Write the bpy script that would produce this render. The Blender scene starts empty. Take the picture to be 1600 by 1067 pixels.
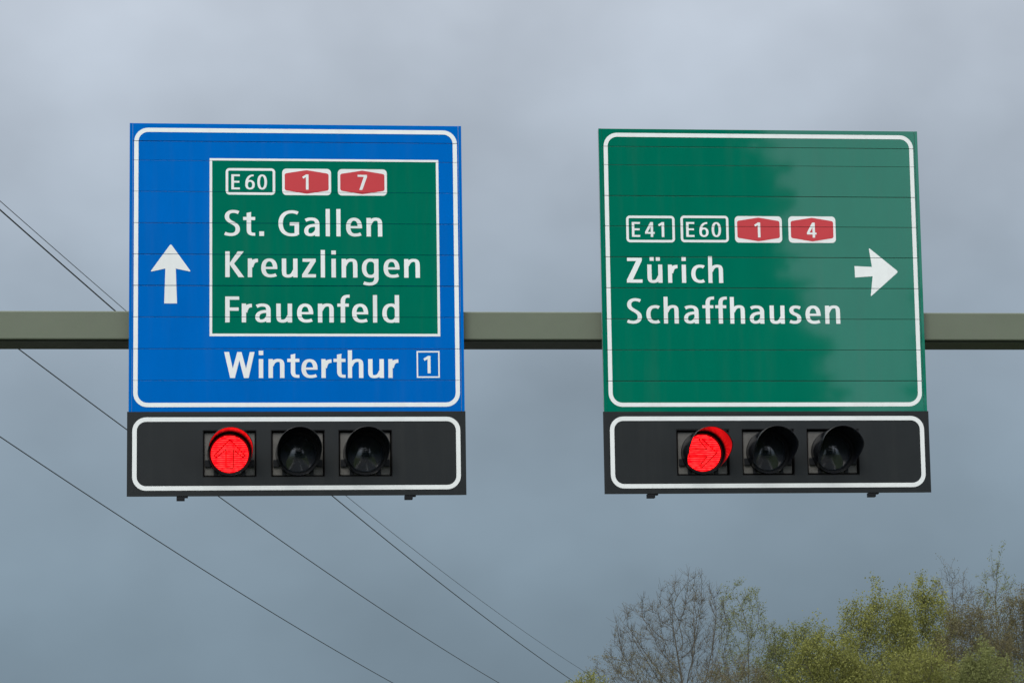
import bpy, bmesh, math, random
from mathutils import Vector, Matrix

# ------------------------------------------------------------------ camera
CAM = Vector((0.0, -28.6, 1.55))
YAW, PITCH, ROLL = 0.14041, 0.17992, -0.02116
FPX, CXP, CYP = 5500.0, 800.0 + 173.24, 533.5 - 126.01      # in pixels of the 1600 x 1067 photograph
_f = Vector((math.sin(YAW)*math.cos(PITCH), math.cos(YAW)*math.cos(PITCH), math.sin(PITCH)))
_r0 = Vector((math.cos(YAW), -math.sin(YAW), 0)); _u0 = _r0.cross(_f)
_r = math.cos(ROLL)*_r0 + math.sin(ROLL)*_u0
_u = -math.sin(ROLL)*_r0 + math.cos(ROLL)*_u0
scene = bpy.context.scene
C = scene.collection
cd = bpy.data.cameras.new('camera'); cam = bpy.data.objects.new('camera', cd); C.objects.link(cam)
cd.sensor_width = 36.0; cd.lens = FPX/1600*36.0
cd.shift_x = -173.24/1600; cd.shift_y = -126.01/1600
cd.clip_start = 0.1; cd.clip_end = 6000
M = Matrix((( _r.x, _u.x, -_f.x), (_r.y, _u.y, -_f.y), (_r.z, _u.z, -_f.z))).to_4x4()
M.translation = CAM; cam.matrix_world = M
scene.camera = cam

def ray(px, py):
    return (_f + _r*((px-CXP)/FPX) - _u*((py-CYP)/FPX)).normalized()
def at(px, py, Y):
    "point where the pixel's ray meets the vertical plane y = Y"
    d = ray(px, py); return CAM + d*((Y-CAM.y)/d.y)

# ------------------------------------------------------------------ sky, sun, exposure
SUN_AZ, SUN_EL = math.radians(200), math.radians(40)        # azimuth from +y clockwise: behind the camera
world = bpy.data.worlds.new('World'); scene.world = world; world.use_nodes = True
nt = world.node_tree; nt.nodes.clear()
def N(tree, kind, **kw):
    n = tree.nodes.new(kind)
    for k, v in kw.items():
        setattr(n, k, v)
    return n
out = N(nt, 'ShaderNodeOutputWorld'); bg = N(nt, 'ShaderNodeBackground'); bg.inputs['Strength'].default_value = 0.1
sky = N(nt, 'ShaderNodeTexSky'); sky.sky_type = 'NISHITA'; sky.sun_disc = False
sky.sun_elevation = SUN_EL; sky.sun_rotation = SUN_AZ; sky.dust_density = 3.0
tc = N(nt, 'ShaderNodeTexCoord'); sep = N(nt, 'ShaderNodeSeparateXYZ')
nt.links.new(tc.outputs['Generated'], sep.inputs[0])
mp = N(nt, 'ShaderNodeMapping'); mp.inputs['Scale'].default_value = (1.0, 1.0, 1.35)
mp.inputs['Location'].default_value = (0.3, 1.7, 0.42)
nt.links.new(tc.outputs['Generated'], mp.inputs[0])
no = N(nt, 'ShaderNodeTexNoise'); no.inputs['Scale'].default_value = 9.5; no.inputs['Detail'].default_value = 4.5
no.inputs['Roughness'].default_value = 0.45
nt.links.new(mp.outputs[0], no.inputs['Vector'])
no2 = N(nt, 'ShaderNodeTexNoise'); no2.inputs['Scale'].default_value = 26; no2.inputs['Detail'].default_value = 3
nt.links.new(mp.outputs[0], no2.inputs['Vector'])
ramp = N(nt, 'ShaderNodeValToRGB'); ramp.color_ramp.interpolation = 'B_SPLINE'
els = ramp.color_ramp.elements
SKY = [(0.0, (.168,.230,.288)), (.06, (.170,.236,.296)), (.11, (.214,.286,.350)), (.16, (.325,.40,.48)), (.21, (.435,.495,.572)),
       (.26, (.51,.568,.65)), (.45, (.70,.745,.81)), (1.0, (1.15,1.19,1.24))]
while len(els) < len(SKY): els.new(0.5)
for e, (p, c) in zip(els, SKY): e.position = p; e.color = (*c, 1)
nt.links.new(sep.outputs['Z'], ramp.inputs[0])
def math_node(tree, op, a, b):
    m = N(tree, 'ShaderNodeMath', operation=op)
    for i, v in enumerate((a, b)):
        if isinstance(v, (int, float)): m.inputs[i].default_value = v
        else: tree.links.new(v, m.inputs[i])
    return m.outputs[0]
v1 = math_node(nt, 'MULTIPLY', math_node(nt, 'SUBTRACT', no.outputs['Fac'], 0.5), 1.0)
v2 = math_node(nt, 'MULTIPLY', math_node(nt, 'SUBTRACT', no2.outputs['Fac'], 0.5), 0.13)
fac = math_node(nt, 'MULTIPLY', math_node(nt, 'ADD', math_node(nt, 'ADD', v1, v2), 1.0), 10.0)
# the overcast is thinner, so broadly brighter, towards the hidden sun
dotn = N(nt, 'ShaderNodeVectorMath', operation='DOT_PRODUCT'); nt.links.new(tc.outputs['Generated'], dotn.inputs[0])
dotn.inputs[1].default_value = (math.sin(SUN_AZ)*math.cos(SUN_EL), math.cos(SUN_AZ)*math.cos(SUN_EL), math.sin(SUN_EL))
glow = math_node(nt, 'ADD', math_node(nt, 'MULTIPLY', math_node(nt, 'ADD', dotn.outputs['Value'], .45), .40), 1.0)
fac = math_node(nt, 'MULTIPLY', fac, math_node(nt, 'MAXIMUM', glow, 1.0))
mul = N(nt, 'ShaderNodeVectorMath', operation='SCALE')
nt.links.new(ramp.outputs[0], mul.inputs[0]); nt.links.new(fac, mul.inputs['Scale'])
mix = N(nt, 'ShaderNodeMix', data_type='RGBA'); mix.inputs[0].default_value = 0.95
nt.links.new(sky.outputs[0], mix.inputs[6]); nt.links.new(mul.outputs[0], mix.inputs[7])
nt.links.new(mix.outputs[2], bg.inputs['Color']); nt.links.new(bg.outputs[0], out.inputs['Surface'])

ld = bpy.data.lights.new('sun', 'SUN'); ld.energy = 1.5; ld.angle = math.radians(25); ld.color = (1, .97, .93)
sun = bpy.data.objects.new('sun', ld); C.objects.link(sun)
sdir = Vector((math.sin(SUN_AZ)*math.cos(SUN_EL), math.cos(SUN_AZ)*math.cos(SUN_EL), math.sin(SUN_EL)))
sun.rotation_euler = sdir.to_track_quat('Z', 'Y').to_euler(); sun.location = sdir*60
vs = scene.view_settings; vs.view_transform = 'Standard'; vs.look = 'None'; vs.exposure = 0.0; vs.gamma = 1.0
scene.render.engine = 'CYCLES'
scene.cycles.use_denoising = True; scene.cycles.max_bounces = 8

# ------------------------------------------------------------------ helpers
def tag(o, label=None, cat=None, group=None, kind=None):
    if label: o['label'] = label
    if cat: o['category'] = cat
    if group: o['group'] = group
    if kind: o['kind'] = kind
    return o
def empty(name, loc, label, cat, group=None):
    o = bpy.data.objects.new(name, None); C.objects.link(o); o.location = loc; o.empty_display_size = 0.2
    return tag(o, label, cat, group)
def link(name, me, mat, parent=None, loc=None):
    o = bpy.data.objects.new(name, me); C.objects.link(o)
    if mat is not None and not me.materials: me.materials.append(mat)
    if parent is not None:
        o.parent = parent
        bpy.context.view_layer.update() if False else None
        root = parent; off = Vector((0, 0, 0))
        while root is not None: off += root.location; root = root.parent
        o.location = -off if loc is None else loc - off
    elif loc is not None: o.location = loc
    return o
def from_bm(name, bm, mat, parent=None, loc=None, smooth=False):
    me = bpy.data.meshes.new(name); bm.to_mesh(me); bm.free()
    if smooth:
        for p in me.polygons: p.use_smooth = True
    return link(name, me, mat, parent, loc)
def box(bm, a, b, bevel=0.0):
    (x0, y0, z0), (x1, y1, z1) = a, b
    r = bmesh.ops.create_cube(bm, size=1.0)
    bmesh.ops.scale(bm, vec=(x1-x0, y1-y0, z1-z0), verts=r['verts'])
    bmesh.ops.translate(bm, vec=((x0+x1)/2, (y0+y1)/2, (z0+z1)/2), verts=r['verts'])
    if bevel:
        es = {e for v in r['verts'] for e in v.link_edges}
        bmesh.ops.bevel(bm, geom=list(es), offset=bevel, segments=2, profile=0.5, affect='EDGES')
def tube(bm, pts, rad, n=6, cap=True):
    rings = []
    for i, p in enumerate(pts):
        p = Vector(p)
        t = (Vector(pts[min(i+1, len(pts)-1)])-Vector(pts[max(i-1, 0)])).normalized()
        a = t.cross(Vector((0.31, 0.87, 0.38)))
        if a.length < .05: a = t.cross(Vector((1, 0, 0)))
        a.normalize(); b = t.cross(a)
        r = rad[i] if isinstance(rad, (list, tuple)) else rad
        rings.append([bm.verts.new(p + (a*math.cos(2*math.pi*k/n)+b*math.sin(2*math.pi*k/n))*r) for k in range(n)])
    for A, B in zip(rings, rings[1:]):
        for k in range(n): bm.faces.new((A[k], A[(k+1) % n], B[(k+1) % n], B[k]))
    if cap:
        bm.faces.new(rings[0][::-1]); bm.faces.new(rings[-1])

# ------------------------------------------------------------------ materials
def material(name, color, rough=0.5, spec=0.5, metal=0.0, vary=0.0, vscale=3.0, bump=0.0, bscale=8.0, stretch=(1,1,1), coat=0.0, dirt=None):
    m = bpy.data.materials.new(name); m.use_nodes = True
    t = m.node_tree; b = t.nodes['Principled BSDF']
    b.inputs['Base Color'].default_value = (*color, 1); b.inputs['Roughness'].default_value = rough
    b.inputs['Specular IOR Level'].default_value = spec; b.inputs['Metallic'].default_value = metal
    b.inputs['Coat Weight'].default_value = coat; b.inputs['Coat Roughness'].default_value = 0.06
    tcn = N(t, 'ShaderNodeNewGeometry')
    mpn = N(t, 'ShaderNodeMapping'); mpn.inputs['Scale'].default_value = stretch
    t.links.new(tcn.outputs['Position'], mpn.inputs[0])
    if vary:
        n = N(t, 'ShaderNodeTexNoise'); n.inputs['Scale'].default_value = vscale; n.inputs['Detail'].default_value = 6
        n.inputs['Roughness'].default_value = 0.6
        t.links.new(mpn.outputs[0], n.inputs['Vector'])
        mr = N(t, 'ShaderNodeMapRange'); mr.inputs['From Min'].default_value = .25; mr.inputs['From Max'].default_value = .75
        mr.inputs['To Min'].default_value = 1-vary; mr.inputs['To Max'].default_value = 1+vary
        t.links.new(n.outputs['Fac'], mr.inputs[0])
        sc = N(t, 'ShaderNodeVectorMath', operation='SCALE'); sc.inputs[0].default_value = color
        t.links.new(mr.outputs[0], sc.inputs['Scale'])
        src = sc.outputs[0]
        if dirt:                                          # each plank was coated on its own: slightly different tone
            oi = N(t, 'ShaderNodeObjectInfo'); sc2 = N(t, 'ShaderNodeVectorMath', operation='SCALE'); t.links.new(src, sc2.inputs[0])
            t.links.new(math_node(t, 'ADD', math_node(t, 'MULTIPLY', oi.outputs['Random'], .09), .955), sc2.inputs['Scale']); src = sc2.outputs[0]
        if dirt:                                          # rain streaks and road film
            n3 = N(t, 'ShaderNodeTexNoise'); n3.inputs['Scale'].default_value = 1.0; n3.inputs['Detail'].default_value = 7
            mp3 = N(t, 'ShaderNodeMapping'); mp3.inputs['Scale'].default_value = (9, 1, .8)
            t.links.new(tcn.outputs['Position'], mp3.inputs[0]); t.links.new(mp3.outputs[0], n3.inputs['Vector'])
            m3 = N(t, 'ShaderNodeMapRange'); m3.inputs['From Min'].default_value = .5; m3.inputs['From Max'].default_value = .8
            m3.inputs['To Max'].default_value = dirt
            t.links.new(n3.outputs['Fac'], m3.inputs[0])
            mx = N(t, 'ShaderNodeMix', data_type='RGBA'); mx.inputs[7].default_value = (.16, .15, .13, 1)
            t.links.new(m3.outputs[0], mx.inputs[0]); t.links.new(src, mx.inputs[6]); src = mx.outputs[2]
        t.links.new(src, b.inputs['Base Color'])
    if bump:
        n2 = N(t, 'ShaderNodeTexNoise'); n2.inputs['Scale'].default_value = bscale; n2.inputs['Detail'].default_value = 2
        t.links.new(mpn.outputs[0], n2.inputs['Vector'])
        bp = N(t, 'ShaderNodeBump'); bp.inputs['Strength'].default_value = 1.0; bp.inputs['Distance'].default_value = bump
        t.links.new(n2.outputs['Fac'], bp.inputs['Height']); t.links.new(bp.outputs[0], b.inputs['Normal'])
    return m
MAT = {}
MAT['blue'] = material('blue sheeting', (.0, .148, .57), .05, .8, vary=.05, bump=.0003, bscale=1.6, stretch=(1.5,1,.5), dirt=.05)
MAT['green'] = material('green sheeting', (.0, .176, .108), .035, 1.0, vary=.05, bump=.0003, bscale=1.6, stretch=(1.5,1,.5), dirt=.05)
MAT['white'] = material('white sheeting', (.86, .89, .88), .35, .4, vary=.03, vscale=5, dirt=.10)
MAT['red'] = material('red sheeting', (.60, .055, .065), .3, .4, vary=.04)
MAT['black'] = material('black panel', (.013, .016, .0175), .40, .38, vary=.12, vscale=4, dirt=.05)
MAT['backing'] = material('dark backing', (.012, .012, .013), .8, .2)
MAT['alu'] = material('aluminium edge', (.55, .56, .57), .4, .5, metal=.7, vary=.1)
MAT['beam'] = material('gantry paint', (.150, .175, .125), .45, .4, vary=.06, vscale=2.5, dirt=.18)
MAT['soffit'] = material('soffit painted shade', (.06, .068, .055), .6, .3, vary=.1)  # gantry paint darkened: the shade under the beam is put into the colour
MAT['plate'] = material('signal plate', (.13, .125, .115), .28, .5, vary=.25, vscale=14, bump=.002, bscale=9)
MAT['visor'] = material('visor plastic', (.004, .005, .008), .20, .5)
MAT['ring'] = material('ring plastic', (.006, .007, .009), .5, .25)
MAT['lens_dark'] = material('unlit lens', (.020, .027, .036), .06, 1.0, coat=.6, bump=.0010, bscale=40, stretch=(.3,1,3))
MAT['cable'] = material('conductor', (.03, .032, .035), .6, .3)
MAT['steel'] = material('galvanised steel', (.30, .31, .32), .5, .4, metal=.4, vary=.15)
MAT['insulator'] = material('insulator', (.12, .06, .04), .2, .5)
MAT['asphalt'] = material('asphalt', (.05, .05, .052), .85, .3, vary=.25, vscale=3, bump=.004, bscale=90)
MAT['grass'] = material('verge grass', (.055, .075, .025), .9, .2, vary=.45, vscale=.6, bump=.03, bscale=12)
MAT['paint'] = material('road paint', (.75, .75, .73), .6, .3, vary=.1, vscale=6)
MAT['concrete'] = material('concrete', (.34, .33, .31), .8, .3, vary=.15)

def lit_lens():
    m = bpy.data.materials.new('lit red lens'); m.use_nodes = True
    t = m.node_tree; t.nodes.clear()
    o = N(t, 'ShaderNodeOutputMaterial'); em = N(t, 'ShaderNodeEmission')
    gl = N(t, 'ShaderNodeBsdfGlossy'); gl.inputs['Roughness'].default_value = .15; gl.inputs['Color'].default_value = (.03, .03, .03, 1)
    ad = N(t, 'ShaderNodeAddShader')
    tcn = N(t, 'ShaderNodeTexCoord'); sp = N(t, 'ShaderNodeSeparateXYZ'); t.links.new(tcn.outputs['Object'], sp.inputs[0])
    # moulded horizontal ribs, about 19 of them across the lens
    ph = math_node(t, 'MULTIPLY', sp.outputs['Z'], 2*math.pi/0.0155)
    sn = math_node(t, 'SINE', ph, 0)
    n = N(t, 'ShaderNodeTexNoise'); n.inputs['Scale'].default_value = 1.0; n.inputs['Detail'].default_value = 2
    mpn = N(t, 'ShaderNodeMapping'); mpn.inputs['Scale'].default_value = (22, 1, 65)
    t.links.new(tcn.outputs['Object'], mpn.inputs[0]); t.links.new(mpn.outputs[0], n.inputs['Vector'])
    k = math_node(t, 'MULTIPLY', math_node(t, 'ADD', sn, -.1), math_node(t, 'SUBTRACT', n.outputs['Fac'], .30))
    k = math_node(t, 'MAXIMUM', math_node(t, 'MULTIPLY', k, 4.0), 0.0)
    k = math_node(t, 'MINIMUM', k, 1.0)
    mx = N(t, 'ShaderNodeMix', data_type='RGBA')
    mx.inputs[6].default_value = (1.0, .000, .004, 1); mx.inputs[7].default_value = (2.0, .050, .045, 1)
    t.links.new(k, mx.inputs[0]); t.links.new(mx.outputs[2], em.inputs['Color']); em.inputs['Strength'].default_value = 2.3
    t.links.new(em.outputs[0], ad.inputs[0]); t.links.new(gl.outputs[0], ad.inputs[1]); t.links.new(ad.outputs[0], o.inputs['Surface'])
    return m
MAT['lens_red'] = lit_lens()
m = bpy.data.materials.new('arrow outline'); m.use_nodes = True
b = m.node_tree.nodes['Principled BSDF']; b.inputs['Base Color'].default_value = (.2, .0, .0, 1)
b.inputs['Emission Color'].default_value = (1, 0, .004, 1); b.inputs['Emission Strength'].default_value = .09; b.inputs['Roughness'].default_value = .6
MAT['arrow_mask'] = m

# ------------------------------------------------------------------ ground and road (the setting)
def sheet(name, x0, x1, y0, y1, z, mat, nx=1, ny=1):
    bm = bmesh.new()
    vsx = [[bm.verts.new((x0+(x1-x0)*i/nx, y0+(y1-y0)*j/ny, z)) for i in range(nx+1)] for j in range(ny+1)]
    for j in range(ny):
        for i in range(nx): bm.faces.new((vsx[j][i], vsx[j][i+1], vsx[j+1][i+1], vsx[j+1][i]))
    o = from_bm(name, bm, mat); o['kind'] = 'structure'; return o
sheet('ground', -2500, 2500, -2500, 3500, 0.0, MAT['grass'], 20, 24)
def road_x(y):                                          # the slip road swings left behind the place where the picture was taken
    return 3.25 - (max(0.0, -18.0-y)**2)/95.0
def ribbon(bm, off0, off1, y0, y1, z, step=2.0):
    n = max(1, int(abs(y1-y0)/step)); prev = None
    for i in range(n+1):
        y = y0+(y1-y0)*i/n; d = Vector((road_x(y+.5)-road_x(y-.5), 1, 0)).normalized(); nx = Vector((d.y, -d.x, 0)); c = Vector((road_x(y), y, z))
        cur = [bm.verts.new(c+nx*off0), bm.verts.new(c+nx*off1)]
        if prev: bm.faces.new((prev[0], prev[1], cur[1], cur[0]))
        prev = cur
bm = bmesh.new(); ribbon(bm, -5.35, 5.35, -110, 700, .004); road = from_bm('road', bm, MAT['asphalt']); road['kind'] = 'structure'
for off in (-4.95, 4.95):
    bm = bmesh.new(); ribbon(bm, off-.1, off+.1, -110, 700, .009); from_bm('edge_line', bm, MAT['paint'], road)
for i in range(26):
    bm = bmesh.new(); ribbon(bm, -.075, .075, -84+i*12, -78+i*12, .009); from_bm('lane_dash', bm, MAT['paint'], road)

# ------------------------------------------------------------------ gantry
ZB1 = 4.84094 + CAM.z; ZB0 = ZB1 - .235; BY0, BY1 = .12, .585
g = empty('sign_gantry', (3.3, .35, 0), 'olive grey steel gantry whose beam carries the two overhead signs', 'gantry')
bm = bmesh.new(); box(bm, (-3.6, BY0, ZB0), (10.4, BY1, ZB1), .010); from_bm('beam', bm, MAT['beam'], g)
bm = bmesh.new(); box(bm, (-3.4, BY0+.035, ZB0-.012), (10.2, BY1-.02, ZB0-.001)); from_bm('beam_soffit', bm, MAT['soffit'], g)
for x in (-3.35, 10.15):
    bm = bmesh.new(); box(bm, (x-.2, BY0+.02, .06), (x+.2, BY1-.02, ZB0-.013), .012); from_bm('post', bm, MAT['beam'], g)
    bm = bmesh.new(); box(bm, (x-.4, -.05, -.2), (x+.4, .75, .059)); from_bm('footing', bm, MAT['concrete'], g)

# ------------------------------------------------------------------ lettering: monoline letters drawn with an oval pen, capital height = 1
XH = .73; PW, PH = .168, .116
def bez(p0, p1, p2, p3, n=10):
    r = []
    for i in range(n+1):
        t = i/n; a = (1-t)**3; b2 = 3*t*(1-t)**2; c = 3*t*t*(1-t); d = t**3
        r.append((a*p0[0]+b2*p1[0]+c*p2[0]+d*p3[0], a*p0[1]+b2*p1[1]+c*p2[1]+d*p3[1]))
    return r
def path(start, *segs):
    pts = [start]
    for s in segs:
        if len(s) == 1: pts.append(s[0])
        else: pts += bez(pts[-1], *s)[1:]
    return pts
def oval(cx, cy, rx, ry, a0=0, a1=360, n=40, e=2.25):
    r = []
    for i in range(n+1):
        a = math.radians(a0+(a1-a0)*i/n); c, s = math.cos(a), math.sin(a)
        r.append((cx+rx*math.copysign(abs(c)**(2/e), c), cy+ry*math.copysign(abs(s)**(2/e), s)))
    return r
def rect(x0, x1, y0, y1): return ('P', [(x0, y0), (x1, y0), (x1, y1), (x0, y1)])
def S(pts, k=1.0): return ('S', pts, k)
def arch(w):
    xr = w-PW/2; t = XH-PH/2+.008
    return S(path((.11, .47), ((.16, .62), (.26, t), (.355, t)), ((.48, t), (xr, .64), (xr, .46)), ((xr, 0),)))
def flip(items, w):
    r = []
    for it in items:
        p = [(w-x, XH-y) for x, y in it[1]]
        r.append((it[0], p) + it[2:])
    return r
def bowl(cx): return S(oval(cx, XH/2, cx-PW/2, (XH+.02-PH)/2, 28, 332))
G = {}
G['l'] = [rect(0, PW-.008, 0, 1.07)]
G['i'] = [rect(0, PW, 0, XH), rect(-.002, PW+.002, .88, 1.05)]
G['n'] = [rect(0, PW, 0, XH), arch(.605)]
G['h'] = [rect(0, PW-.008, 0, 1.07), arch(.59)]
G['u'] = flip([rect(0, PW, 0, XH), arch(.60)], .60)
G['ü'] = G['u'] + [rect(.10, .265, .88, 1.04), rect(.345, .51, .88, 1.04)]
G['r'] = [rect(0, PW-.005, 0, XH), S(path((.11, .40), ((.15, .57), (.22, .655), (.386, .652))), 1.18)]
G['t'] = [S(path((.218, .88), ((.218, .26),), ((.218, .09), (.30, .058), (.46, .066)))), ('P', [(.130, .875), (.306, .875), (.306, .935), (.130, .895)]), rect(0, .46, .615, .742)]
G['f'] = [S(path((.213, 0), ((.213, .80),), ((.213, .98), (.30, 1.035), (.473, 1.02)))), rect(0, .44, .615, .735)]
G['e'] = [S(path((.532, .365), ((.532, .56), (.45, .674), (.315, .674)), ((.17, .674), (.088, .555), (.088, .365)), ((.088, .165), (.18, .055), (.355, .055)), ((.43, .055), (.52, .072), (.572, .100)))), rect(.12, .618, .318, .405)]
G['a'] = [S(path((.065, .615), ((.15, .665), (.21, .672), (.29, .672)), ((.44, .672), (.512, .60), (.512, .47)), ((.512, 0),))),
          S(path((.512, .425), ((.30, .435), (.090, .395), (.090, .205)), ((.090, .10), (.16, .055), (.245, .055)), ((.36, .055), (.46, .13), (.512, .26))), .95)]
G['g'] = [S(path((.552, XH), ((.552, -.02),), ((.552, -.18), (.44, -.250), (.29, -.250)), ((.19, -.250), (.12, -.228), (.065, -.205)))), bowl(.335)]
G['d'] = [rect(.48, .648, 0, 1.07), bowl(.335)]
G['c'] = [S(path((.515, .632), ((.47, .665), (.42, .674), (.36, .674)), ((.19, .674), (.088, .555), (.088, .365)), ((.088, .17), (.19, .055), (.36, .055)), ((.42, .055), (.47, .066), (.515, .098))))]
G['s'] = [S(path((.44, .630), ((.37, .665), (.31, .674), (.25, .674)), ((.14, .674), (.085, .61), (.085, .54)), ((.085, .44), (.17, .41), (.25, .375)), ((.33, .34), (.395, .30), (.395, .20)), ((.395, .10), (.32, .055), (.22, .055)), ((.14, .055), (.08, .07), (.02, .10))))]
G['S'] = [S(path((.54, .905), ((.47, .94), (.40, .952), (.33, .952)), ((.19, .952), (.095, .87), (.095, .755)), ((.095, .63), (.19, .575), (.30, .512)), ((.41, .45), (.505, .39), (.505, .265)), ((.505, .13), (.40, .05), (.25, .05)), ((.15, .05), (.08, .07), (.015, .10))))]
G['G'] = [S(path((.75, .895), ((.68, .935), (.60, .95), (.52, .95)), ((.25, .95), (.09, .77), (.09, .50)), ((.09, .22), (.25, .05), (.50, .05)), ((.58, .05), (.66, .06), (.72, .085)))), rect(.622, .795, .055, .50), rect(.44, .795, .412, .54)]
G['K'] = [rect(0, PW, 0, 1), ('P', [(.17, .485), (.17, .555), (.475, 1), (.705, 1), (.335, .53), (.72, 0), (.505, 0)])]
G['F'] = [rect(0, PW, 0, 1), rect(.1, .53, .872, 1), rect(.1, .51, .448, .575)]
G['E'] = [rect(0, PW, 0, 1), rect(.1, .55, .872, 1), rect(.1, .52, .445, .57), rect(.1, .55, 0, .128)]
G['W'] = [('P', [(0, 1), (.185, 1), (.405, 0), (.225, 0)]), ('P', [(.225, 0), (.405, 0), (.655, 1), (.495, 1)]), ('P', [(.495, 1), (.655, 1), (.925, 0), (.745, 0)]), ('P', [(.745, 0), (.925, 0), (1.15, 1), (.970, 1)])]
G['Z'] = [rect(.02, .61, .87, 1), rect(0, .625, 0, .13), ('P', [(0, .115), (.39, .885), (.61, .885), (.235, .115)])]
G['z'] = [rect(.02, .52, XH-.125, XH), rect(0, .527, 0, .125), ('P', [(0, .11), (.325, .62), (.52, .62), (.205, .11)])]
G['.'] = [rect(0, .18, 0, .18)]
G['1'] = [rect(.235, .405, 0, 1), ('P', [(.26, 1), (.0, .84), (.065, .715), (.26, .83)])]
G['7'] = [rect(0, .61, .872, 1), ('P', [(.405, .89), (.61, .89), (.61, .855), (.30, 0), (.11, 0)])]
G['4'] = [rect(.375, .54, 0, 1), rect(0, .64, .21, .335), ('P', [(0, .30), (0, .34), (.36, 1), (.54, 1), (.53, .965), (.165, .30)])]
G['6'] = [S(oval(.31, .315, .225, .258)), S(path((.54, .935), ((.28, .96), (.088, .74), (.088, .40)), ((.088, .30),)))]
G['0'] = [S(oval(.315, .5, .23, .445))]

def film_poly(bm, pts, y):
    from mathutils.geometry import tessellate_polygon
    V = [bm.verts.new((x, y, z)) for x, z in pts]
    for t in tessellate_polygon([[Vector((x, z, 0)) for x, z in pts]]):
        try: bm.faces.new([V[k] for k in t])
        except ValueError: pass
def film_stroke(bm, pts, y, wx, wz):
    L, R = [], []; n = len(pts)
    closed = math.dist(pts[0], pts[-1]) < 1e-6
    for i in range(n):
        if closed: a, b2 = pts[(i-1) % (n-1)], pts[(i+1) % (n-1)]
        else: a, b2 = pts[max(i-1, 0)], pts[min(i+1, n-1)]
        tx, tz = b2[0]-a[0], b2[1]-a[1]; l = math.hypot(tx, tz) or 1
        nx, nz = -tz/l, tx/l; h = .5*math.sqrt((wx*nx)**2+(wz*nz)**2)
        L.append(bm.verts.new((pts[i][0]+nx*h, y, pts[i][1]+nz*h))); R.append(bm.verts.new((pts[i][0]-nx*h, y, pts[i][1]-nz*h)))
    for i in range(n-1): bm.faces.new((L[i], R[i], R[i+1], L[i+1]))
def glyph(bm, ch, x, z, h, y):
    for k, it in enumerate(G[ch]):
        yy = y - .00012*k
        P = [(x+px*h, z+pz*h) for px, pz in it[1]]
        if it[0] == 'P': film_poly(bm, P, yy)
        else: film_stroke(bm, P, yy, PW*h*it[2], PH*h*it[2])
def gap(z): return .0026+.0026*((math.sin(z*91.7)*437.58) % 1.0)          # no two joints are equally wide
def cut_seams(bm, seams):
    for s in seams:
        g2 = gap(s)/2
        for z in (s-g2, s+g2):
            bmesh.ops.bisect_plane(bm, geom=bm.verts[:]+bm.edges[:]+bm.faces[:], plane_co=(0, 0, z), plane_no=(0, 0, 1), dist=1e-6)
        bad = [f for f in bm.faces if abs(f.calc_center_median().z-s) < g2-1e-5]
        bmesh.ops.delete(bm, geom=bad, context='FACES')
def film(name, bm, mat, parent, seams, label=None):
    cut_seams(bm, seams)
    for f in bm.faces:
        f.normal_update()
        if f.normal.y > 0: f.normal_flip()
    o = from_bm(name, bm, mat, parent)
    if label: o['label'] = label
    return o
def rrect(x0, x1, z0, z1, r, n=8):
    p = []
    for cx, cz, a in ((x1-r, z1-r, 0), (x0+r, z1-r, 90), (x0+r, z0+r, 180), (x1-r, z0+r, 270)):
        for i in range(n+1):
            t = math.radians(a+90*i/n); p.append((cx+r*math.cos(t), cz+r*math.sin(t)))
    return p
def ring(bm, x0, x1, z0, z1, r, w, y):
    A = [bm.verts.new((x, y, z)) for x, z in rrect(x0, x1, z0, z1, r)]
    B = [bm.verts.new((x, y, z)) for x, z in rrect(x0+w, x1-w, z0+w, z1-w, max(r-w, .0005))]
    n = len(A)
    for i in range(n): bm.faces.new((A[i], A[(i+1) % n], B[(i+1) % n], B[i]))
def rectpx(tl, tr, bl, br, Y=0.0):
    a, b2, c, d = (at(*p, Y) for p in (tl, tr, bl, br))
    return (a.x+c.x)/2, (b2.x+d.x)/2, (c.z+d.z)/2, (a.z+b2.z)/2      # x0 x1 z0 z1
def word(root, name, text, lefts, base_y, h, seams, y=-.0016, label=None):
    "each letter is a part of its own"
    z = at((lefts[0]+lefts[-1])/2, base_y, 0).z
    for ch, px in zip(text.replace(' ', ''), lefts):
        bm = bmesh.new(); glyph(bm, ch, at(px, base_y, 0).x, z, h, y)
        film(name, bm, MAT['white'], root, seams)

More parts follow.
